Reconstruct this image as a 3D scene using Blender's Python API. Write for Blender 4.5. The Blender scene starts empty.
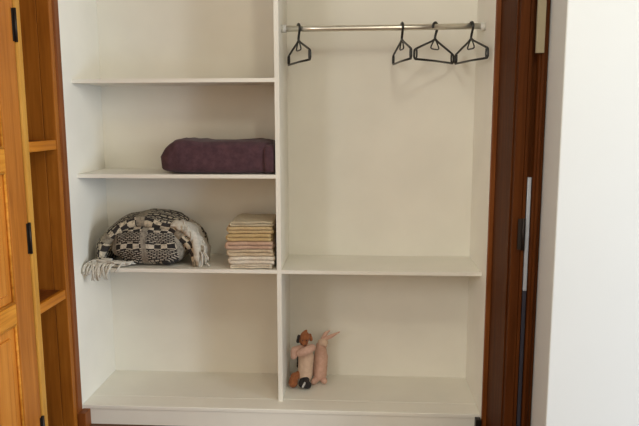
import bpy, bmesh, math, random
from mathutils import Vector, Matrix, noise

random.seed(4)
scene = bpy.context.scene
C = bpy.context.collection
PI = math.pi

# ------------------------------------------------------------------ camera
cam_d = bpy.data.cameras.new('camera')
cam = bpy.data.objects.new('camera', cam_d)
C.objects.link(cam)
cam_d.sensor_width = 36.0
cam_d.lens = 652.77 / 639 * 36
cam_d.clip_start = 0.05
right = Vector((0.99809288, 0.06165954, -0.00294976))
fwd = Vector((-0.06141086, 0.98694436, -0.1488944))
up = right.cross(fwd)
cam.matrix_world = Matrix(((right.x, up.x, -fwd.x, 1.3324), (right.y, up.y, -fwd.y, -2.9993),
                           (right.z, up.z, -fwd.z, 1.384), (0, 0, 0, 1)))
scene.camera = cam

# ------------------------------------------------------------------ light
world = bpy.data.worlds.new('world')
scene.world = world
world.use_nodes = True
bg = world.node_tree.nodes['Background']
bg.inputs['Color'].default_value = (1.0, 0.88, 0.70, 1)
bg.inputs['Strength'].default_value = 0.80

def aim(o, d):
    o.rotation_euler = Vector(d).to_track_quat('-Z', 'Y').to_euler()

def area_light(name, loc, target, sx, sy, watts, col):
    d = bpy.data.lights.new(name, 'AREA')
    o = bpy.data.objects.new(name, d)
    C.objects.link(o)
    d.shape = 'RECTANGLE'
    d.size, d.size_y, d.energy, d.color = sx, sy, watts, col
    o.location = loc
    aim(o, Vector(target) - o.location)

area_light('assumed_side_fill', (5.6, -2.6, 2.0), (0, 0, 1.4), 1.6, 1.2, 116, (0.95, 0.97, 0.97))  # assumed light from the right, added to brighten the left panel; no window built
area_light('rear_left_fill', (-2.2, -4.2, 2.4), (1.6, 0, 1.2), 1.8, 1.4, 60, (0.96, 1.0, 1.0))  # added fill from the left, lifts the shaded right-hand surfaces
area_light('assumed_low_cool_fill', (4.6, -2.4, 0.45), (0, 0, 0.4), 1.4, 0.9, 46, (0.46, 0.70, 1.0))  # added low fill, tints the lower surfaces bluish
lamp_d = bpy.data.lights.new('assumed_ceiling_lamp', 'POINT')  # assumed lamp out of view, added to brighten the upper closet
lamp = bpy.data.objects.new('assumed_ceiling_lamp', lamp_d)
C.objects.link(lamp)
lamp.location = (1.75, -1.85, 2.5)
lamp_d.energy = 21
lamp_d.shadow_soft_size = 0.13
lamp_d.color = (1.0, 0.97, 0.80)

vs = scene.view_settings
vs.view_transform = 'Standard'
vs.look = 'None'
vs.gamma = 1
vs.use_curve_mapping = False
vs.exposure = 0.14

# ------------------------------------------------------------------ materials
def new_mat(name):
    m = bpy.data.materials.new(name)
    m.use_nodes = True
    nt = m.node_tree
    return m, nt, nt.nodes['Principled BSDF']

def N(nt, kind, **kw):
    n = nt.nodes.new(kind)
    for k, v in kw.items():
        if k in n.inputs.keys():
            n.inputs[k].default_value = v
        else:
            setattr(n, k, v)
    return n

def ramp(nt, stops):
    r = nt.nodes.new('ShaderNodeValToRGB')
    e = r.color_ramp.elements
    while len(e) < len(stops):
        e.new(0.5)
    for i, (p, c) in enumerate(stops):
        e[i].position = p
        e[i].color = (*c, 1)
    return r

def paint(name, col, rough=0.5, var=0.04, scale=3.0, bump=0.02):
    m, nt, b = new_mat(name)
    tc = N(nt, 'ShaderNodeTexCoord')
    no = N(nt, 'ShaderNodeTexNoise', Scale=scale, Detail=4.0)
    nt.links.new(tc.outputs['Object'], no.inputs['Vector'])
    r = ramp(nt, [(0.3, tuple(c * (1 - var) for c in col)), (0.7, tuple(min(1, c * (1 + var)) for c in col))])
    nt.links.new(no.outputs['Fac'], r.inputs['Fac'])
    nt.links.new(r.outputs['Color'], b.inputs['Base Color'])
    b.inputs['Roughness'].default_value = rough
    n2 = N(nt, 'ShaderNodeTexNoise', Scale=220.0, Detail=2.0)
    nt.links.new(tc.outputs['Object'], n2.inputs['Vector'])
    bp = N(nt, 'ShaderNodeBump', Strength=bump, Distance=0.002)
    nt.links.new(n2.outputs['Fac'], bp.inputs['Height'])
    nt.links.new(bp.outputs['Normal'], b.inputs['Normal'])
    return m

def wood(name, dark, mid, light, axis='Z', rough=0.42, spec=0.2):
    m, nt, b = new_mat(name)
    tc = N(nt, 'ShaderNodeTexCoord')
    mp = N(nt, 'ShaderNodeMapping')
    s = {'Z': (38, 38, 2.2), 'Y': (38, 2.2, 38), 'X': (2.2, 38, 38)}[axis]
    mp.inputs['Scale'].default_value = s
    nt.links.new(tc.outputs['Object'], mp.inputs['Vector'])
    no = N(nt, 'ShaderNodeTexNoise', Scale=1.0, Detail=6.0, Roughness=0.6, Distortion=0.6)
    nt.links.new(mp.outputs['Vector'], no.inputs['Vector'])
    r = ramp(nt, [(0.28, dark), (0.5, mid), (0.74, light)])
    nt.links.new(no.outputs['Fac'], r.inputs['Fac'])
    n2 = N(nt, 'ShaderNodeTexNoise', Scale=2.3, Detail=3.0)
    nt.links.new(tc.outputs['Object'], n2.inputs['Vector'])
    mx = N(nt, 'ShaderNodeMix', data_type='RGBA', blend_type='MULTIPLY')
    mx.inputs[0].default_value = 0.5
    r2 = ramp(nt, [(0.35, (0.7, 0.62, 0.55)), (0.65, (1, 1, 1))])
    nt.links.new(n2.outputs['Fac'], r2.inputs['Fac'])
    nt.links.new(r.outputs['Color'], mx.inputs[6])
    nt.links.new(r2.outputs['Color'], mx.inputs[7])
    nt.links.new(mx.outputs[2], b.inputs['Base Color'])
    b.inputs['Roughness'].default_value = rough
    b.inputs['Specular IOR Level'].default_value = spec
    bp = N(nt, 'ShaderNodeBump', Strength=0.12, Distance=0.002)
    nt.links.new(no.outputs['Fac'], bp.inputs['Height'])
    nt.links.new(bp.outputs['Normal'], b.inputs['Normal'])
    return m

def plain(name, col, rough=0.5, metal=0.0):
    m, nt, b = new_mat(name)
    tc = N(nt, 'ShaderNodeTexCoord')
    no = N(nt, 'ShaderNodeTexNoise', Scale=40.0, Detail=2.0)
    nt.links.new(tc.outputs['Object'], no.inputs['Vector'])
    r = ramp(nt, [(0.3, tuple(c * 0.9 for c in col)), (0.7, col)])
    nt.links.new(no.outputs['Fac'], r.inputs['Fac'])
    nt.links.new(r.outputs['Color'], b.inputs['Base Color'])
    b.inputs['Roughness'].default_value = rough
    b.inputs['Metallic'].default_value = metal
    return m

def cloth(name, col, col2=None, scale=60.0, weave=900.0, bump=0.3):
    m, nt, b = new_mat(name)
    col2 = col2 or tuple(c * 0.75 for c in col)
    tc = N(nt, 'ShaderNodeTexCoord')
    no = N(nt, 'ShaderNodeTexNoise', Scale=scale, Detail=5.0, Roughness=0.65)
    nt.links.new(tc.outputs['Object'], no.inputs['Vector'])
    r = ramp(nt, [(0.35, col2), (0.65, col)])
    nt.links.new(no.outputs['Fac'], r.inputs['Fac'])
    nt.links.new(r.outputs['Color'], b.inputs['Base Color'])
    b.inputs['Roughness'].default_value = 0.95
    b.inputs['Sheen Weight'].default_value = 0.1
    n2 = N(nt, 'ShaderNodeTexNoise', Scale=weave, Detail=1.0)
    nt.links.new(tc.outputs['Object'], n2.inputs['Vector'])
    bp = N(nt, 'ShaderNodeBump', Strength=bump, Distance=0.002)
    nt.links.new(n2.outputs['Fac'], bp.inputs['Height'])
    nt.links.new(bp.outputs['Normal'], b.inputs['Normal'])
    return m

def woven(name, base, dark, su, sv, plain_band=0.35):
    """black and cream hand-woven cloth: rows of dashes alternating with rows of blocks (from the mesh's UVs, metres)"""
    m, nt, b = new_mat(name)
    L = nt.links.new
    tc = N(nt, 'ShaderNodeTexCoord')
    no = N(nt, 'ShaderNodeTexNoise', Scale=9.0, Detail=2.0)
    L(tc.outputs['UV'], no.inputs['Vector'])
    wm = N(nt, 'ShaderNodeMix', data_type='VECTOR')
    wm.inputs[0].default_value = 0.04
    L(tc.outputs['UV'], wm.inputs[4]); L(no.outputs['Color'], wm.inputs[5])
    mp = N(nt, 'ShaderNodeMapping')
    mp.inputs['Scale'].default_value = (su, sv, 1)
    L(wm.outputs[1], mp.inputs['Vector'])
    br = N(nt, 'ShaderNodeTexBrick', Scale=1.0)
    br.inputs['Color1'].default_value = (*base, 1)
    br.inputs['Color2'].default_value = (*[c * 0.8 for c in base], 1)
    br.inputs['Mortar'].default_value = (*dark, 1)
    br.inputs['Mortar Size'].default_value = 0.085
    br.inputs['Brick Width'].default_value = 0.62
    br.inputs['Row Height'].default_value = 0.27
    L(mp.outputs['Vector'], br.inputs['Vector'])
    ck = N(nt, 'ShaderNodeTexChecker', Scale=1.15)
    ck.inputs['Color1'].default_value = (*base, 1)
    ck.inputs['Color2'].default_value = (*dark, 1)
    L(mp.outputs['Vector'], ck.inputs['Vector'])
    sp = N(nt, 'ShaderNodeSeparateXYZ')
    L(mp.outputs['Vector'], sp.inputs[0])
    # alternate bands along v
    md = N(nt, 'ShaderNodeMath', operation='PINGPONG'); md.inputs[1].default_value = 1.0
    dv = N(nt, 'ShaderNodeMath', operation='MULTIPLY'); dv.inputs[1].default_value = 0.62
    L(sp.outputs['Y'], dv.inputs[0]); L(dv.outputs[0], md.inputs[0])
    gt = N(nt, 'ShaderNodeMath', operation='GREATER_THAN'); gt.inputs[1].default_value = 0.62
    L(md.outputs[0], gt.inputs[0])
    mx = N(nt, 'ShaderNodeMix', data_type='RGBA')
    L(gt.outputs[0], mx.inputs[0]); L(br.outputs['Color'], mx.inputs[6]); L(ck.outputs['Color'], mx.inputs[7])
    # some vertical grey stripes
    pp = N(nt, 'ShaderNodeMath', operation='PINGPONG'); pp.inputs[1].default_value = 2.1
    L(sp.outputs['X'], pp.inputs[0])
    g2 = N(nt, 'ShaderNodeMath', operation='LESS_THAN'); g2.inputs[1].default_value = plain_band
    L(pp.outputs[0], g2.inputs[0])
    mx2 = N(nt, 'ShaderNodeMix', data_type='RGBA')
    mx2.inputs[7].default_value = (*[(a * 0.55 + d * 0.45) * 0.9 for a, d in zip(base, dark)], 1)
    L(g2.outputs[0], mx2.inputs[0]); L(mx.outputs[2], mx2.inputs[6])
    n3 = N(nt, 'ShaderNodeTexNoise', Scale=70.0, Detail=4.0, Roughness=0.7)
    L(tc.outputs['Object'], n3.inputs['Vector'])
    r3 = ramp(nt, [(0.36, (0.35, 0.33, 0.31)), (0.56, (1.0, 0.98, 0.94))])
    L(n3.outputs['Fac'], r3.inputs['Fac'])
    mx3 = N(nt, 'ShaderNodeMix', data_type='RGBA', blend_type='MULTIPLY')
    mx3.inputs[0].default_value = 0.75
    L(mx2.outputs[2], mx3.inputs[6]); L(r3.outputs['Color'], mx3.inputs[7])
    L(mx3.outputs[2], b.inputs['Base Color'])
    b.inputs['Roughness'].default_value = 0.95
    n2 = N(nt, 'ShaderNodeTexNoise', Scale=260.0, Detail=2.0)
    L(tc.outputs['Object'], n2.inputs['Vector'])
    bp = N(nt, 'ShaderNodeBump', Strength=0.5, Distance=0.003)
    L(n2.outputs['Fac'], bp.inputs['Height']); L(bp.outputs['Normal'], b.inputs['Normal'])
    return m

M = {
    'white': paint('white_laminate', (0.82, 0.79, 0.70), 0.45),
    'edge': paint('white_edge_band', (0.84, 0.81, 0.72), 0.45),
    'wall': paint('wall_paint', (0.62, 0.615, 0.585), 0.7, 0.02, 1.2, 0.05),
    'wood': wood('pine_vertical', (0.38, 0.115, 0.008), (0.56, 0.195, 0.016), (0.68, 0.275, 0.035)),
    'wood_y': wood('pine_depthwise', (0.38, 0.115, 0.008), (0.56, 0.195, 0.016), (0.68, 0.275, 0.035), 'Y'),
    'wood_lit': wood('pine_lit_edge', (0.52, 0.24, 0.035), (0.64, 0.32, 0.055), (0.74, 0.40, 0.09)),  # paler copy of the pine: light catching the stile edge is painted in
    'wood_red': wood('pine_reddish', (0.15, 0.042, 0.008), (0.23, 0.068, 0.014), (0.31, 0.10, 0.025)),
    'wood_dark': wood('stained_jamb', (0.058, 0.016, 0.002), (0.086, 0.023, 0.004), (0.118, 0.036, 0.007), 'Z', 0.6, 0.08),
    'wood_shaded': wood('pine_niche_shaded', (0.27, 0.085, 0.010), (0.38, 0.125, 0.014), (0.47, 0.17, 0.024)),  # same pine darkened, the niche's shade is in the colour
    'door_stile': wood('varnished_door_stile', (0.36, 0.115, 0.016), (0.50, 0.175, 0.026), (0.59, 0.225, 0.04)),
    'door_wood': wood('varnished_door', (0.48, 0.16, 0.018), (0.66, 0.245, 0.035), (0.76, 0.33, 0.06)),
    'door_wood_y': wood('varnished_door_rail', (0.52, 0.18, 0.018), (0.74, 0.30, 0.035), (0.84, 0.40, 0.06), 'Y'),
    'floor': wood('floor_boards', (0.09, 0.038, 0.016), (0.14, 0.06, 0.026), (0.19, 0.085, 0.036), 'X'),
    'hinge': plain('dark_hinge_metal', (0.03, 0.022, 0.018), 0.45, 0.6),
    'chrome': plain('brushed_rail_metal', (0.80, 0.76, 0.66), 0.28, 0.85),
    'socket': plain('pale_socket_plastic', (0.70, 0.68, 0.62), 0.4),
    'black': plain('black_hanger_plastic', (0.018, 0.018, 0.016), 0.35),
    'strip': plain('metal_strip_painted_glint', (0.50, 0.55, 0.62), 0.3, 0.5),  # bright reflection on the strip put into its colour
    'strip_dark': plain('metal_strip_painted_fade', (0.045, 0.045, 0.065), 0.4, 0.5),  # lower part of the same strip, painted dark where the reflection fades
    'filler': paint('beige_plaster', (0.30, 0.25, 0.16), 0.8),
    'purple': cloth('aubergine_quilt', (0.095, 0.042, 0.052), (0.06, 0.026, 0.034), 38.0),
    'weave_front': woven('black_cream_weave', (0.58, 0.52, 0.42), (0.022, 0.02, 0.02), 27.0, 36.0),
    'weave_back': woven('cream_black_weave', (0.60, 0.53, 0.40), (0.035, 0.03, 0.028), 23.0, 19.0, 0.45),
    'fringe': cloth('cream_fringe_yarn', (0.62, 0.58, 0.50), (0.50, 0.46, 0.38), 90.0),
    'pink': cloth('pale_pink_plush', (0.70, 0.44, 0.34), (0.60, 0.36, 0.27), 60.0, 400.0, 0.6),
    'cream_pink': cloth('cream_pink_plush', (0.74, 0.54, 0.40), (0.66, 0.45, 0.33), 60.0, 400.0, 0.6),
    'orange': cloth('orange_brown_plush', (0.42, 0.15, 0.055), (0.28, 0.09, 0.03), 70.0, 400.0, 0.6),
    'blackplush': cloth('black_plush', (0.03, 0.022, 0.02), (0.015, 0.012, 0.012), 60.0, 400.0, 0.6),
    'whiteplush': cloth('white_plush', (0.62, 0.60, 0.58), (0.5, 0.48, 0.46), 60.0, 400.0, 0.6),
}
TOWELS = {
    'cream_lowest': (0.74, 0.64, 0.48), 'cream_white': (0.80, 0.71, 0.57), 'beige': (0.64, 0.51, 0.34),
    'rose': (0.60, 0.40, 0.28), 'mustard': (0.60, 0.43, 0.20), 'tan': (0.62, 0.46, 0.24), 'greybeige': (0.58, 0.49, 0.33),
}
for k, v in TOWELS.items():
    M[k] = cloth('cotton_' + k, v, tuple(c * 0.8 for c in v), 80.0)

# ------------------------------------------------------------------ helpers
WL = {}

def link(name, bm, mat, parent=None, smooth=False, kind=None):
    """link a bmesh (world coordinates) as one object; origin at its own centre, parented without rotation"""
    bmesh.ops.recalc_face_normals(bm, faces=bm.faces)
    me = bpy.data.meshes.new(name)
    xs = [v.co.copy() for v in bm.verts]
    c = Vector([(min(p[i] for p in xs) + max(p[i] for p in xs)) / 2 for i in range(3)])
    for v in bm.verts:
        v.co -= c
    if smooth:
        for f in bm.faces:
            f.smooth = True
    bm.to_mesh(me); bm.free()
    me.materials.append(M[mat])
    o = bpy.data.objects.new(name, me)
    C.objects.link(o)
    WL[o.name] = c
    if parent is not None:
        o.parent = parent
        o.location = c - WL[parent.name]
    else:
        o.location = c
    if kind:
        o['kind'] = kind
    return o

def thing(name, loc, label=None, cat=None, group=None, kind=None):
    o = bpy.data.objects.new(name, None)
    C.objects.link(o)
    o.empty_display_size = 0.1
    o.location = loc
    WL[o.name] = Vector(loc)
    tag(o, label, cat, group, kind)
    return o

def tag(o, label=None, cat=None, group=None, kind=None):
    if label: o['label'] = label
    if cat: o['category'] = cat
    if group: o['group'] = group
    if kind: o['kind'] = kind
    return o

def box(x0, x1, y0, y1, z0, z1, bev=0.0015, bm=None):
    bm = bm or bmesh.new()
    r = bmesh.ops.create_cube(bm, size=1.0)
    for v in r['verts']:
        v.co = Vector(((x0 + x1) / 2 + v.co.x * (x1 - x0), (y0 + y1) / 2 + v.co.y * (y1 - y0), (z0 + z1) / 2 + v.co.z * (z1 - z0)))
    if bev:
        es = list({e for v in r['verts'] for e in v.link_edges})
        bmesh.ops.bevel(bm, geom=es, offset=bev, segments=2, affect='EDGES', profile=0.5)
    return bm

def tube(pts, r, seg=10, bm=None, caps=True):
    bm = bm or bmesh.new()
    pts = [Vector(p) for p in pts]
    rs = r if isinstance(r, (list, tuple)) else [r] * len(pts)
    rings, prev = [], None
    for i, p in enumerate(pts):
        t = (pts[min(i + 1, len(pts) - 1)] - pts[max(i - 1, 0)]).normalized()
        a = t.orthogonal().normalized() if prev is None else (prev - t * prev.dot(t)).normalized()
        prev = a
        b = t.cross(a)
        rings.append([bm.verts.new(p + (a * math.cos(2 * PI * k / seg) + b * math.sin(2 * PI * k / seg)) * rs[i]) for k in range(seg)])
    for A, B in zip(rings, rings[1:]):
        for k in range(seg):
            bm.faces.new((A[k], A[(k + 1) % seg], B[(k + 1) % seg], B[k]))
    if caps:
        bm.faces.new(rings[0][::-1]); bm.faces.new(rings[-1])
    return bm

def spline(pts, n=6):
    """Catmull-Rom through the points"""
    P = [Vector(p) for p in pts]
    P = [P[0] * 2 - P[1]] + P + [P[-1] * 2 - P[-2]]
    out = []
    for i in range(1, len(P) - 2):
        for k in range(n):
            t = k / n
            a, b, c, d = P[i - 1], P[i], P[i + 1], P[i + 2]
            out.append(0.5 * ((2 * b) + (c - a) * t + (2 * a - 5 * b + 4 * c - d) * t * t + (3 * b - a - 3 * c + d) * t ** 3))
    out.append(P[-2])
    return out

def blob(name, caps, mat, parent, voxel=0.005, fuzz=0.0015):
    """capsules (p0, r0, p1, r1) fused into one soft closed surface"""
    bm = bmesh.new()
    for p0, r0, p1, r1 in caps:
        p0, p1 = Vector(p0), Vector(p1)
        n = max(2, int((p1 - p0).length / (0.35 * min(r0, r1))) + 1)
        for i in range(n):
            t = i / (n - 1)
            bmesh.ops.create_icosphere(bm, subdivisions=2, radius=r0 + (r1 - r0) * t, matrix=Matrix.Translation(p0.lerp(p1, t)))
    me = bpy.data.meshes.new('tmp'); bm.to_mesh(me); bm.free()
    o = bpy.data.objects.new('tmp', me); C.objects.link(o)
    md = o.modifiers.new('r', 'REMESH'); md.mode = 'VOXEL'; md.voxel_size = voxel
    s = o.modifiers.new('s', 'SMOOTH'); s.iterations = 6; s.factor = 0.5
    dg = bpy.context.evaluated_depsgraph_get()
    me2 = bpy.data.meshes.new_from_object(o.evaluated_get(dg))
    bm = bmesh.new(); bm.from_mesh(me2)
    bpy.data.objects.remove(o); bpy.data.meshes.remove(me); bpy.data.meshes.remove(me2)
    for v in bm.verts:
        v.co += v.normal * noise.noise(v.co * 90) * fuzz
    return link(name, bm, mat, parent, smooth=True)

# ------------------------------------------------------------------ setting
ZF = -0.10
o = link('floor', box(-3.0, 5.5, -5.2, 0.6, ZF - 0.05, ZF, 0), 'floor'); tag(o, kind='structure', label='dark wooden floor along the bottom edge')
o = link('wall_right', box(2.024, 5.5, -0.68, -0.44, ZF, 2.75, 0.004), 'wall'); tag(o, kind='structure', label='bright white wall corner at the right')
o = link('wall_left', box(-0.60, -0.42, -1.5, 0.60, ZF, 2.75, 0), 'wall'); tag(o, kind='structure', label='white wall behind the wooden niche')
o = link('wall_back', box(-0.42, 5.5, 0.372, 0.60, ZF, 2.75, 0), 'wall'); tag(o, kind='structure', label='white wall behind the closet')

o = link('ceiling', box(-0.6, 5.5, -3.4, 0.6, 2.75, 2.85, 0), 'wall'); tag(o, kind='structure', label='plain white ceiling above the closet')

# ------------------------------------------------------------------ built-in white closet
W, XA, XB, DB = 1.9, 0.9427, 0.9638, 0.342
Z1, Z2, Z3, TH, FR, ZT = 1.5491, 1.1095, 0.6569, 0.0175, -0.094, 2.30
cl = thing('closet_shelving', (0.95, 0.12, ZF), 'white built-in closet with open shelves on one side and hanging space on the other', 'closet')
link('side_panel', box(-0.018, 0, FR, DB, ZF, ZT + 0.1), 'white', cl)
link('side_panel', box(W, W + 0.018, FR, DB, ZF, ZT + 0.1), 'white', cl)
link('back_panel', box(-0.018, W + 0.018, DB, DB + 0.012, ZF, ZT + 0.1, 0), 'white', cl)
link('top_panel', box(0, W, FR, DB, ZT, ZT + 0.018), 'white', cl)
dv = link('divider', box(XA, XB, 0.0, DB, 0.0, ZT), 'white', cl)
link('edge_band', box(XA, XB, -0.0015, 0.0, 0.0, ZT, 0), 'edge', dv)
def shelf(x0, x1, z):
    s = link('shelf', box(x0, x1, 0.0, DB, z - TH, z), 'white', cl)
    link('edge_band', box(x0, x1, -0.0015, 0.0, z - TH, z, 0), 'edge', s)
for z in (Z1, Z2, Z3):
    shelf(0, XA, z)
shelf(XB, W, Z3)
link('bottom_board', box(0, W, 0.024, DB, -0.020, 0.0, 0.002), 'white', cl)
link('front_strip', box(0, W, FR + 0.004, 0.022, -0.020, 0.0, 0.003), 'edge', cl)
link('plinth', box(0, W, FR + 0.010, FR + 0.028, ZF, -0.021), 'white', cl)
RY, RZ, RR = 0.12, 1.780, 0.0135
rail = link('clothes_rail', tube([(XB, RY, RZ), (1.2, RY, RZ - 0.001), (1.5, RY, RZ), (W, RY, RZ + 0.003)], RR, 20), 'chrome', cl, True)
for x0, x1 in ((XB, XB + 0.022), (W - 0.022, W)):
    link('rail_socket', tube([(x0, RY, RZ), (x1, RY, RZ)], 0.0185, 20), 'socket', rail, True)

# ------------------------------------------------------------------ wooden niche, door, jamb
def hinge(parent, x, y, z, nx):
    """small butt hinge in a plane facing +-X: two leaves and a knuckle"""
    h = link('hinge', box(min(x, x + nx * 0.003), max(x, x + nx * 0.003), y - 0.016, y + 0.016, z - 0.062, z + 0.062, 0.0008), 'hinge', parent)
    link('knuckle', tube([(x + nx * 0.006, y, z - 0.064), (x + nx * 0.006, y, z + 0.064)], 0.0065, 10), 'hinge', h, True)
    return h

ni = thing('side_niche', (-0.2, -0.28, ZF), 'tall open wooden niche with two shelves between panelled door and white closet', 'niche')
link('stile', box(-0.06, 0.002, -0.475, -0.432, ZF, 2.4, 0.006), 'wood_lit', ni)
link('stile', box(-0.06, -0.003, -0.180, -0.146, ZF, 2.4, 0.003), 'wood_shaded', ni)
link('stile', box(-0.06, 0.003, -0.146, -0.0955, ZF, 2.4, 0.006), 'wood_red', ni)
link('side_panel', box(-0.36, -0.061, -0.1805, -0.125, ZF, 2.4, 0.001), 'wood_shaded', ni)
link('side_panel', box(-0.36, -0.061, -0.46, -0.44, ZF, 2.4, 0.001), 'wood', ni)
link('back_panel', box(-0.38, -0.36, -0.46, -0.125, ZF, 2.4, 0.001), 'wood_shaded', ni)
for z0, z1 in ((1.235, 1.278), (0.555, 0.598)):
    s = link('shelf', box(-0.358, -0.028, -0.437, -0.181, z0 + 0.004, z1 - 0.002, 0.001), 'wood_red', ni)
    link('shelf_lip', box(-0.028, -0.006, -0.431, -0.181, z0, z1, 0.004), 'wood_y', s)

door = thing('door_1', (-0.02, -0.92, ZF + 0.01), 'orange-brown panelled wooden door standing open at the left edge', 'door', kind='structure')
DX0, DX1, DY0, DY1 = -0.042, -0.004, -1.36, -0.478
stA, stB = DY1 - 0.130, DY0 + 0.13
link('stile', box(DX0, DX1, stA, DY1, ZF + 0.01, 2.1, 0.004), 'door_stile', door)
link('stile', box(DX0, DX1, DY0, stB, ZF + 0.01, 2.1, 0.004), 'door_stile', door)
rails = [(ZF + 0.01, 0.08), (0.578, 0.657), (1.174, 1.26), (1.99, 2.1)]
for a, b in rails:
    link('rail', box(DX0, DX1 - 0.0005, stB, stA, a, b, 0.004), 'door_wood_y', door)
for (a, b), (c, d) in zip(rails, rails[1:]):
    pn = link('panel', box(DX0 + 0.011, DX1 - 0.013, stB, stA, b, c, 0.0), 'door_wood', door)
    link('raised_field', box(DX1 - 0.015, DX1 - 0.006, stB + 0.045, stA - 0.045, b + 0.045, c - 0.045, 0.007), 'door_wood', pn)
    bd = bmesh.new()
    for y in (stA - 0.005, stB + 0.005):
        tube([(DX1 - 0.008, y, b), (DX1 - 0.008, y, c)], 0.006, 8, bd)
    for z in (b + 0.005, c - 0.005):
        tube([(DX1 - 0.008, stB, z), (DX1 - 0.008, stA, z)], 0.006, 8, bd)
    link('bead', bd, 'door_wood_y', pn, True)
for z in (1.73, 0.893, 0.065):
    hinge(door, DX1, -0.478, z, 1)

j = thing('trim_1', (1.96, -0.28, ZF), 'dark brown wooden jamb between white closet and bright wall', 'door jamb', kind='structure')
link('jamb_lip', box(1.902, 1.926, -0.116, -0.0955, ZF, 2.4, 0.003), 'wood_red', j)
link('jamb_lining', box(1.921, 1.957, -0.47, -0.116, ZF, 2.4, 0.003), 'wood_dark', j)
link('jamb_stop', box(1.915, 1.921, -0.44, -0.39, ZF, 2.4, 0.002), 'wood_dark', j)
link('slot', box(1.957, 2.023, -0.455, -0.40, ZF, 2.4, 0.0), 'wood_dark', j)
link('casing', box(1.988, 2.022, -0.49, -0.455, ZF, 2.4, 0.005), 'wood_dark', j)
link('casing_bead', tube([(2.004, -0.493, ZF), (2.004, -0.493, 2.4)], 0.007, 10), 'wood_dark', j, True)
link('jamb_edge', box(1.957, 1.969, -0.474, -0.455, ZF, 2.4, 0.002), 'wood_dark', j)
link('metal_strip', box(1.971, 1.986, -0.476, -0.455, 0.70, 1.145, 0.002), 'strip', j)  # strip split in two so its painted reflection fades downwards
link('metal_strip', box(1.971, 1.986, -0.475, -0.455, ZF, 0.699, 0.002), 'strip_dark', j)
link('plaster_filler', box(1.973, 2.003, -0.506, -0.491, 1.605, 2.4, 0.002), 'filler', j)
h = link('hinge', box(1.942, 1.966, -0.479, -0.471, 0.865, 0.985, 0.0008), 'hinge', j)
link('knuckle', tube([(1.962, -0.480, 0.863), (1.962, -0.480, 0.987)], 0.006, 10), 'hinge', h, True)

# little wooden stubs at the foot of the two side panels
bm = box(0.001, 0.038, -0.150, FR + 0.006, ZF, -0.018, 0.003)
o = link('trim_2', bm, 'wood_red'); tag(o, 'small brown wooden block at the foot of the white left panel', 'trim', kind='structure')
o = link('trim_3', box(1.874, 1.899, -0.125, FR + 0.006, ZF, -0.012, 0.003), 'hinge'); tag(o, 'small black block at the foot of the dark jamb', 'trim', kind='structure')

# ------------------------------------------------------------------ hangers
def hanger():
    root = thing('coat_hanger', (0, 0, 0))
    r = 0.0050
    rc = 0.0196
    zc = RR + 0.0062 - rc
    pts = []
    for k in range(15):                       # open hook over the rail, lying in the hanger's own plane
        a = math.radians(200 - k * 17)
        pts.append((math.cos(a) * rc, 0, zc + math.sin(a) * rc))
    pts += [(0.006, 0, zc - 0.030), (0.0, 0, -0.046), (0, 0, -0.060)]
    # the hook wraps the rail, so its plane is across the rail: a quarter turn is added when placed
    link('hook', tube(spline(pts, 3), 0.0058, 8), 'black', root, True)
    h = 0.18
    arm = [(-h + 0.012, 0, -0.110), (-0.10, 0, -0.088), (-0.03, 0, -0.066), (0, 0, -0.055), (0.03, 0, -0.066), (0.10, 0, -0.088), (h - 0.012, 0, -0.110)]
    link('shoulder_bar', tube(spline(arm, 4), r, 8), 'black', root, True)
    g = [(-0.004, 0, -0.058), (-0.018, 0, -0.070), (-0.036, 0, -0.096), (0, 0, -0.100), (0.036, 0, -0.096), (0.018, 0, -0.070), (0.004, 0, -0.058)]
    link('neck_loop', tube(spline(g, 3), 0.0034, 6), 'black', root, True)
    link('trouser_bar', tube([(-h + 0.008, 0, -0.154), (0, 0, -0.152), (h - 0.008, 0, -0.154)], r, 8), 'black', root, True)
    for s in (-1, 1):
        e = [(s * (h - 0.014), 0, -0.109), (s * (h - 0.002), 0, -0.117), (s * h, 0, -0.135), (s * (h - 0.001), 0, -0.146), (s * (h - 0.010), 0, -0.154)]
        ee = link('end_loop', tube(spline(e, 4), r, 8), 'black', root, True)
        n = [(s * (h - 0.020), 0, -0.112), (s * (h - 0.022), 0, -0.135), (s * (h - 0.018), 0, -0.153)]
        link('notch', tube(spline(n, 3), 0.0042, 6), 'black', ee, True)
    return root

def dup(root):
    r = root.copy(); C.objects.link(r)
    for ch in list(root.children):
        c = ch.copy(); C.objects.link(c); c.parent = r
        for g in ch.children:
            d = g.copy(); C.objects.link(d); d.parent = c
    return r

HG = [(1.043, -68, 'black hanger alone at the divider end of the rail, turned nearly edge-on'),
      (1.522, -80, 'narrow-looking black hanger, turned edge-on, leftmost of the group of three'),
      (1.674, 54, 'widest-looking black hanger, middle of the group of three on the rail'),
      (1.838, -75, 'black hanger nearest the dark jamb, its end close to the white side panel')]
proto = hanger()
for i, (x, a, lab) in enumerate(HG):
    o = proto if i == 0 else None
    if o is None:
        o = dup(proto)
    o['_x'] = x
    tag(o, lab, 'hanger', 'black coat hangers on the rail')
    o.location = (x, RY, RZ + 0.001)
    o.rotation_euler = (0, 0, math.radians(a))
    del o['_x']

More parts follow.
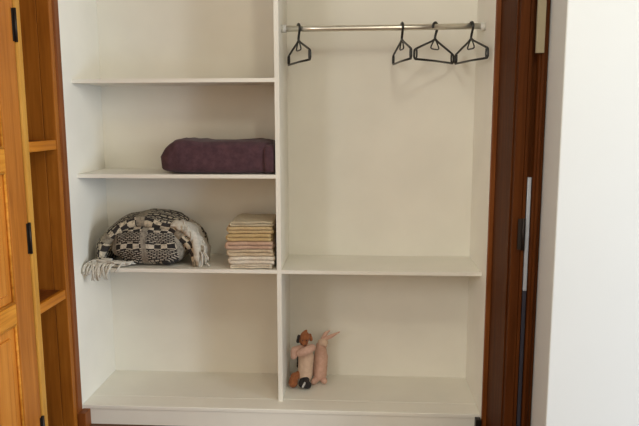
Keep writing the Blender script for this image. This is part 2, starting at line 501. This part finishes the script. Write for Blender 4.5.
# ------------------------------------------------------------------ purple quilt
def pillow_block(x0, x1, y0, y1, z0, z1, ex=0.32, nu=110, nv=48, amp=0.008, seed=0.0, shape=None):
    """soft closed block (superellipsoid, flat on its underside) with creases"""
    bm = bmesh.new()
    uvl = bm.loops.layers.uv.new('UVMap')
    cx, cy, cz = (x0 + x1) / 2, (y0 + y1) / 2, (z0 + z1) / 2
    hx, hy, hz = (x1 - x0) / 2, (y1 - y0) / 2, (z1 - z0) / 2
    sp = lambda c, e: math.copysign(abs(c) ** e, c)
    rows = []
    for i in range(nv + 1):
        ph = -PI / 2 + PI * i / nv
        row = []
        for k in range(nu):
            th = 2 * PI * k / nu
            x = sp(math.cos(ph), ex) * sp(math.cos(th), ex)
            y = sp(math.cos(ph), ex) * sp(math.sin(th), ex)
            z = sp(math.sin(ph), ex)
            p = Vector((cx + hx * x, cy + hy * y, cz + hz * z))
            if shape:
                p = shape(p, x, y, z)
            n = Vector((x, y, z)).normalized()
            q = Vector((p.x * 9 + seed, p.y * 9, p.z * 16))
            d = noise.noise(q) * amp + noise.noise(q * 2.7) * amp * 0.5 + noise.noise(Vector((p.x * 34, p.y * 12, p.z * 6 + seed))) * amp * 0.45
            if z > -0.9:
                p += n * d
            p.z = max(p.z, z0)
            row.append(bm.verts.new(p))
        rows.append(row)
    for A, B in zip(rows, rows[1:]):
        for k in range(nu):
            f = bm.faces.new((A[k], A[(k + 1) % nu], B[(k + 1) % nu], B[k]))
            for l in f.loops:
                l[uvl].uv = (l.vert.co.x, l.vert.co.z + l.vert.co.y * 0.6)
    bmesh.ops.remove_doubles(bm, verts=bm.verts, dist=1e-5)
    return bm

def qshape(p, x, y, z):
    t = (p.x - 0.39) / 0.55
    # taller at the rolled left end, a dip, then slightly lower to the right
    k = 1.0 + 0.04 * math.exp(-((t - 0.18) / 0.1) ** 2) - 0.05 * math.exp(-((t - 0.55) / 0.2) ** 2)
    p.z = Z2 + (p.z - Z2) * k
    if t < 0.18 and z > 0:                    # sloping top-left shoulder
        p.x += 0.05 * z * (0.18 - t) / 0.18
    return p
q = thing('folded_quilt', (0.66, 0.13, Z2), 'dark aubergine quilt folded flat on the middle left shelf', 'quilt')
link('body', pillow_block(0.385, 0.935, 0.004, 0.30, Z2 + 0.0005, Z2 + 0.160, 0.34, shape=qshape), 'purple', q, True)
# the turned-in end of the quilt at the divider
link('end_fold', pillow_block(0.880, 0.9395, -0.002, 0.285, Z2 + 0.0005, Z2 + 0.142, 0.4, 40, 32, 0.004, 5.0), 'purple', q, True)

# ------------------------------------------------------------------ woven blanket bundle with fringe
wb = thing('woven_blanket', (0.31, 0.15, Z3), 'black and cream patterned woven blanket bundled up with pale fringe', 'blanket')
def domeshape(p, x, y, z):
    if z > 0:
        p.x = 0.315 + (p.x - 0.315) * (1 - 0.10 * z)
    return p
link('front_bundle', pillow_block(0.115, 0.500, 0.008, 0.25, Z3 + 0.0005, Z3 + 0.205, 0.72, 90, 48, 0.011, 2.0, domeshape), 'weave_front', wb, True)
def arch(cx, cy, z0, rx, rz, th, dep, a0, a1, nseg=64, seed=0.0, lump=0.010):
    bm = bmesh.new(); uvl = bm.loops.layers.uv.new('UVMap')
    ns = 20; rings = []
    for i in range(nseg + 1):
        t = i / nseg
        a = math.radians(a0 + (a1 - a0) * t)
        e = min(1, 0.35 + 4 * min(t, 1 - t))
        c = Vector((cx + rx * math.cos(a), cy, z0 + rz * math.sin(a)))
        nrm = Vector((math.cos(a), 0, math.sin(a)))
        ring = []
        for k in range(ns):
            b = 2 * PI * k / ns
            cb, sb = math.cos(b), math.sin(b)
            rr = math.copysign(abs(cb) ** 0.7, cb) * th * e
            yy = math.copysign(abs(sb) ** 0.7, sb) * dep
            p = c + nrm * rr + Vector((0, yy, 0))
            d = noise.noise(Vector((p.x * 11 + seed, p.y * 11, p.z * 11))) * lump + noise.noise(p * 40) * lump * 0.35
            d += 0.0045 * math.sin(6 * b + 5 * t) * (1 if cb > -0.3 else 0)
            p += nrm * d + Vector((0, d * 0.8, 0))
            p.z = max(p.z, Z3 + 0.0005); p.x = max(p.x, 0.003)
            ring.append((bm.verts.new(p), t * 0.75, k / ns * 0.35))
        rings.append(ring)
    def face(vs):
        f = bm.faces.new([v[0] for v in vs])
        for l, v in zip(f.loops, vs):
            l[uvl].uv = (v[1], v[2])
    for A, B in zip(rings, rings[1:]):
        for k in range(ns):
            face((A[k], A[(k + 1) % ns], B[(k + 1) % ns], B[k]))
    face(rings[0]); face(rings[-1])
    return bm
link('outer_fold', arch(0.300, 0.165, Z3 + 0.01, 0.240, 0.208, 0.038, 0.125, 186, -4, seed=3.0), 'weave_back', wb, True)
# the loose cream end hanging at the right of the bundle
link('loose_end', arch(0.440, 0.120, Z3 + 0.02, 0.118, 0.175, 0.026, 0.090, 96, -6, seed=9.0, lump=0.022), 'fringe', wb, True)
fr = bmesh.new()
U = random.uniform
for i in range(34):                           # yarn lying tangled along the shelf edge
    xa, xb = U(0.10, 0.25), U(0.012, 0.07)
    ya, yb = U(0.004, 0.05), U(-0.006, 0.05)
    zz = Z3 + 0.006 + abs(random.gauss(0, 0.010))
    pts = [(xa, ya, zz + 0.006), (xa * 0.65 + xb * 0.35 + U(-0.01, 0.01), U(0.0, 0.05), zz + U(0, 0.016)), (xa * 0.3 + xb * 0.7, U(-0.004, 0.045), zz + U(0, 0.014)), (xb, yb, zz)]
    tube(spline(pts, 5), [0.0045] * 15 + [0.0032], 6, fr)
for i in range(24):                           # tassel ends falling over the edge
    x = max(0.008, random.gauss(0.075, 0.042))
    L = U(0.35, 1.0) * math.exp(-((x - 0.085) / 0.07) ** 2) + 0.15
    sl = U(-0.02, 0.012)
    pts = [(x + 0.03, U(0.02, 0.05), Z3 + 0.016), (x + 0.008, 0.004, Z3 + 0.012 + U(0, 0.008)), (x, -0.012, Z3 + 0.002), (x + sl * 0.5, -0.016 - U(0, 0.008), Z3 - 0.03 * L), (x + sl, -0.013 - U(0, 0.01), Z3 - 0.062 * L)]
    pts = [(max(0.006, p[0]), p[1], p[2]) for p in pts]
    tube(spline(pts, 4), [0.0048] * 16 + [0.0030], 6, fr)
for i in range(30):                           # shaggy cream ends at the right of the bundle
    a = math.radians(U(-5, 75)); r0 = U(0.9, 1.08)
    p = Vector((0.440 + 0.145 * r0 * math.cos(a), U(0.03, 0.12), Z3 + 0.02 + 0.198 * r0 * math.sin(a)))
    q = p + Vector((U(-0.01, 0.02), U(-0.02, 0.01), -U(0.02, 0.05)))
    q.z = max(q.z, Z3 + 0.006); p.z = max(p.z, Z3 + 0.008)
    tube(spline([p, (p + q) / 2 + Vector((U(0, 0.012), -0.006, 0)), q], 4), [0.0042] * 8 + [0.003], 6, fr)
link('fringe', fr, 'fringe', wb, True, kind='stuff')

# ------------------------------------------------------------------ stack of folded cloths
def folded_cloth(x0, x1, y0, y1, z0, h, layers, seed):
    """one long strip of cloth folded back and forth: a ribbon profile swept along the depth"""
    t = h / layers
    th = t * 0.97
    mid = []
    r = t / 2
    for L in range(layers):
        z = z0 + t * (L + 0.5)
        xs = [x1 - r + (x0 - x1 + 2 * r) * k / 14 for k in range(15)]
        if L % 2:
            xs = xs[::-1]
        mid += [(x, z) for x in xs]
        if L < layers - 1:
            s = -1 if L % 2 == 0 else 1
            xe = xs[-1]
            for k in range(1, 6):
                a = -PI / 2 + PI * k / 6
                mid.append((xe + s * math.cos(a) * r, z + r + math.sin(a) * r))
    ny = 12
    bm = bmesh.new(); rows = []
    for jn in range(ny + 1):
        v = jn / ny
        y = y0 + (y1 - y0) * v
        inset = 0.004 * (1 - min(1, 6 * min(v, 1 - v)))
        row = []
        for i, (x, z) in enumerate(mid):
            a = Vector(mid[max(i - 1, 0)]); b = Vector(mid[min(i + 1, len(mid) - 1)])
            d = (b - a).normalized(); n = Vector((-d.y, d.x))
            dx = noise.noise(Vector((seed, y * 20, z * 40))) * 0.010
            dy = noise.noise(Vector((x * 14, seed + 3, z * 30))) * 0.012
            dz = (noise.noise(Vector((x * 13, y * 9, 1.7))) + 0.6) * 0.0035
            hw = th / 2 - inset * 0.4
            row.append([bm.verts.new((x + n.x * hw * s + dx, y + dy, max(Z3 + 0.0006, z + n.y * hw * s + dz))) for s in (1, -1)])
        rows.append(row)
    n = len(mid)
    for A, B in zip(rows, rows[1:]):
        for i in range(n - 1):
            for s in (0, 1):
                bm.faces.new((A[i][s], A[i + 1][s], B[i + 1][s], B[i][s]))
        for i in (0, n - 1):
            bm.faces.new((A[i][0], A[i][1], B[i][1], B[i][0]))
    for row in (rows[0], rows[-1]):
        for i in range(n - 1):
            bm.faces.new((row[i][0], row[i][1], row[i + 1][1], row[i + 1][0]))
    return bm
STACK = [  # colour, thickness, layers, x0, x1, front, label
    ('cream_lowest', 0.022, 2, 0.722, 0.925, 0.010, 'thin cream folded cloth lying lowest in the stack, flat on the shelf'),
    ('cream_white', 0.036, 2, 0.708, 0.934, 0.008, 'thick creamy white folded towel, second from the bottom of the stack'),
    ('beige', 0.034, 2, 0.704, 0.930, 0.014, 'plain beige folded cloth directly above the creamy white towel'),
    ('rose', 0.038, 2, 0.702, 0.932, 0.010, 'dusty rose folded cloth in the middle of the stack'),
    ('mustard', 0.036, 2, 0.708, 0.926, 0.012, 'mustard tan folded cloth just above the dusty rose one'),
    ('tan', 0.034, 2, 0.706, 0.930, 0.016, 'light tan folded cloth second from the top of the stack'),
    ('greybeige', 0.024, 2, 0.722, 0.928, 0.020, 'thin grey-beige folded cloth on top of the stack'),
]
z = Z3 + 0.0006
for i, (c, h, L, x0, x1, yf, lab) in enumerate(STACK):
    o = link('folded_cloth', folded_cloth(x0, x1, yf, yf + 0.25, z, h, L, i * 7.3), c, None, True)
    tag(o, lab, 'folded cloth', 'folded cloths stacked on the shelf')
    z += h + 0.0003

# ------------------------------------------------------------------ plush toys
t1 = thing('plush_toy', (1.05, 0.19, 0.0), 'small plush toy with orange head and pink body sitting by the divider', 'plush toy')
blob('body', [((1.057, 0.192, 0.060), 0.040, (1.062, 0.200, 0.150), 0.042), ((1.060, 0.20, 0.15), 0.041, (1.056, 0.20, 0.200), 0.032)], 'cream_pink', t1)
hd = blob('head', [((1.050, 0.200, 0.240), 0.026, (1.058, 0.195, 0.262), 0.027), ((1.056, 0.185, 0.235), 0.017, (1.060, 0.168, 0.228), 0.012), ((1.050, 0.20, 0.27), 0.016, (1.062, 0.20, 0.291), 0.009)], 'orange', t1, 0.004)
blob('ear', [((1.026, 0.198, 0.262), 0.010, (1.022, 0.196, 0.236), 0.011)], 'blackplush', hd, 0.003)
blob('ear', [((1.082, 0.205, 0.268), 0.009, (1.088, 0.205, 0.245), 0.010)], 'orange', hd, 0.003)
for x in (1.047, 1.068):
    blob('eye', [((x, 0.168, 0.252), 0.0035, (x, 0.167, 0.253), 0.0035)], 'blackplush', hd, 0.0015, 0)
blob('nose', [((1.060, 0.157, 0.231), 0.0045, (1.061, 0.157, 0.231), 0.0045)], 'blackplush', hd, 0.002, 0)
blob('arm', [((1.035, 0.180, 0.203), 0.021, (1.006, 0.165, 0.198), 0.022), ((1.006, 0.165, 0.198), 0.022, (1.003, 0.157, 0.172), 0.018)], 'pink', t1, 0.004)
blob('arm', [((1.030, 0.152, 0.190), 0.019, (1.062, 0.146, 0.202), 0.023), ((1.062, 0.146, 0.202), 0.023, (1.094, 0.168, 0.214), 0.021)], 'pink', t1, 0.004)
blob('leg', [((1.040, 0.185, 0.075), 0.016, (1.004, 0.172, 0.055), 0.022), ((1.004, 0.172, 0.055), 0.023, (0.998, 0.160, 0.028), 0.026)], 'orange', t1, 0.004)
lg = blob('leg', [((1.060, 0.172, 0.048), 0.024, (1.046, 0.156, 0.026), 0.023), ((1.046, 0.156, 0.026), 0.023, (1.074, 0.150, 0.022), 0.020)], 'blackplush', t1, 0.004)
blob('stripe', [((1.050, 0.133, 0.018), 0.006, (1.060, 0.132, 0.040), 0.006)], 'whiteplush', lg, 0.002)
blob('shirt_back', [((1.028, 0.215, 0.10), 0.018, (1.030, 0.22, 0.16), 0.016)], 'blackplush', t1, 0.004)

t2 = thing('plush_toy', (1.14, 0.25, 0.0), 'pale pink plush toy with thin upright ears leaning beside the orange-headed one', 'plush toy')
blob('body', [((1.128, 0.250, 0.044), 0.040, (1.134, 0.262, 0.125), 0.040), ((1.134, 0.262, 0.125), 0.039, (1.134, 0.27, 0.185), 0.028)], 'pink', t2)
blob('head', [((1.140, 0.268, 0.205), 0.024, (1.152, 0.262, 0.210), 0.022), ((1.152, 0.255, 0.205), 0.014, (1.160, 0.242, 0.200), 0.010)], 'cream_pink', t2, 0.004)
blob('ear', [((1.155, 0.270, 0.225), 0.010, (1.190, 0.268, 0.243), 0.011), ((1.19, 0.268, 0.243), 0.011, (1.232, 0.262, 0.268), 0.004)], 'pink', t2, 0.003)
blob('ear', [((1.142, 0.275, 0.225), 0.010, (1.160, 0.272, 0.255), 0.011), ((1.16, 0.272, 0.255), 0.010, (1.180, 0.27, 0.272), 0.005)], 'pink', t2, 0.003)
blob('foot', [((1.110, 0.225, 0.020), 0.019, (1.098, 0.200, 0.018), 0.016)], 'pink', t2, 0.004)
blob('foot', [((1.150, 0.228, 0.020), 0.018, (1.156, 0.212, 0.018), 0.016)], 'pink', t2, 0.004)
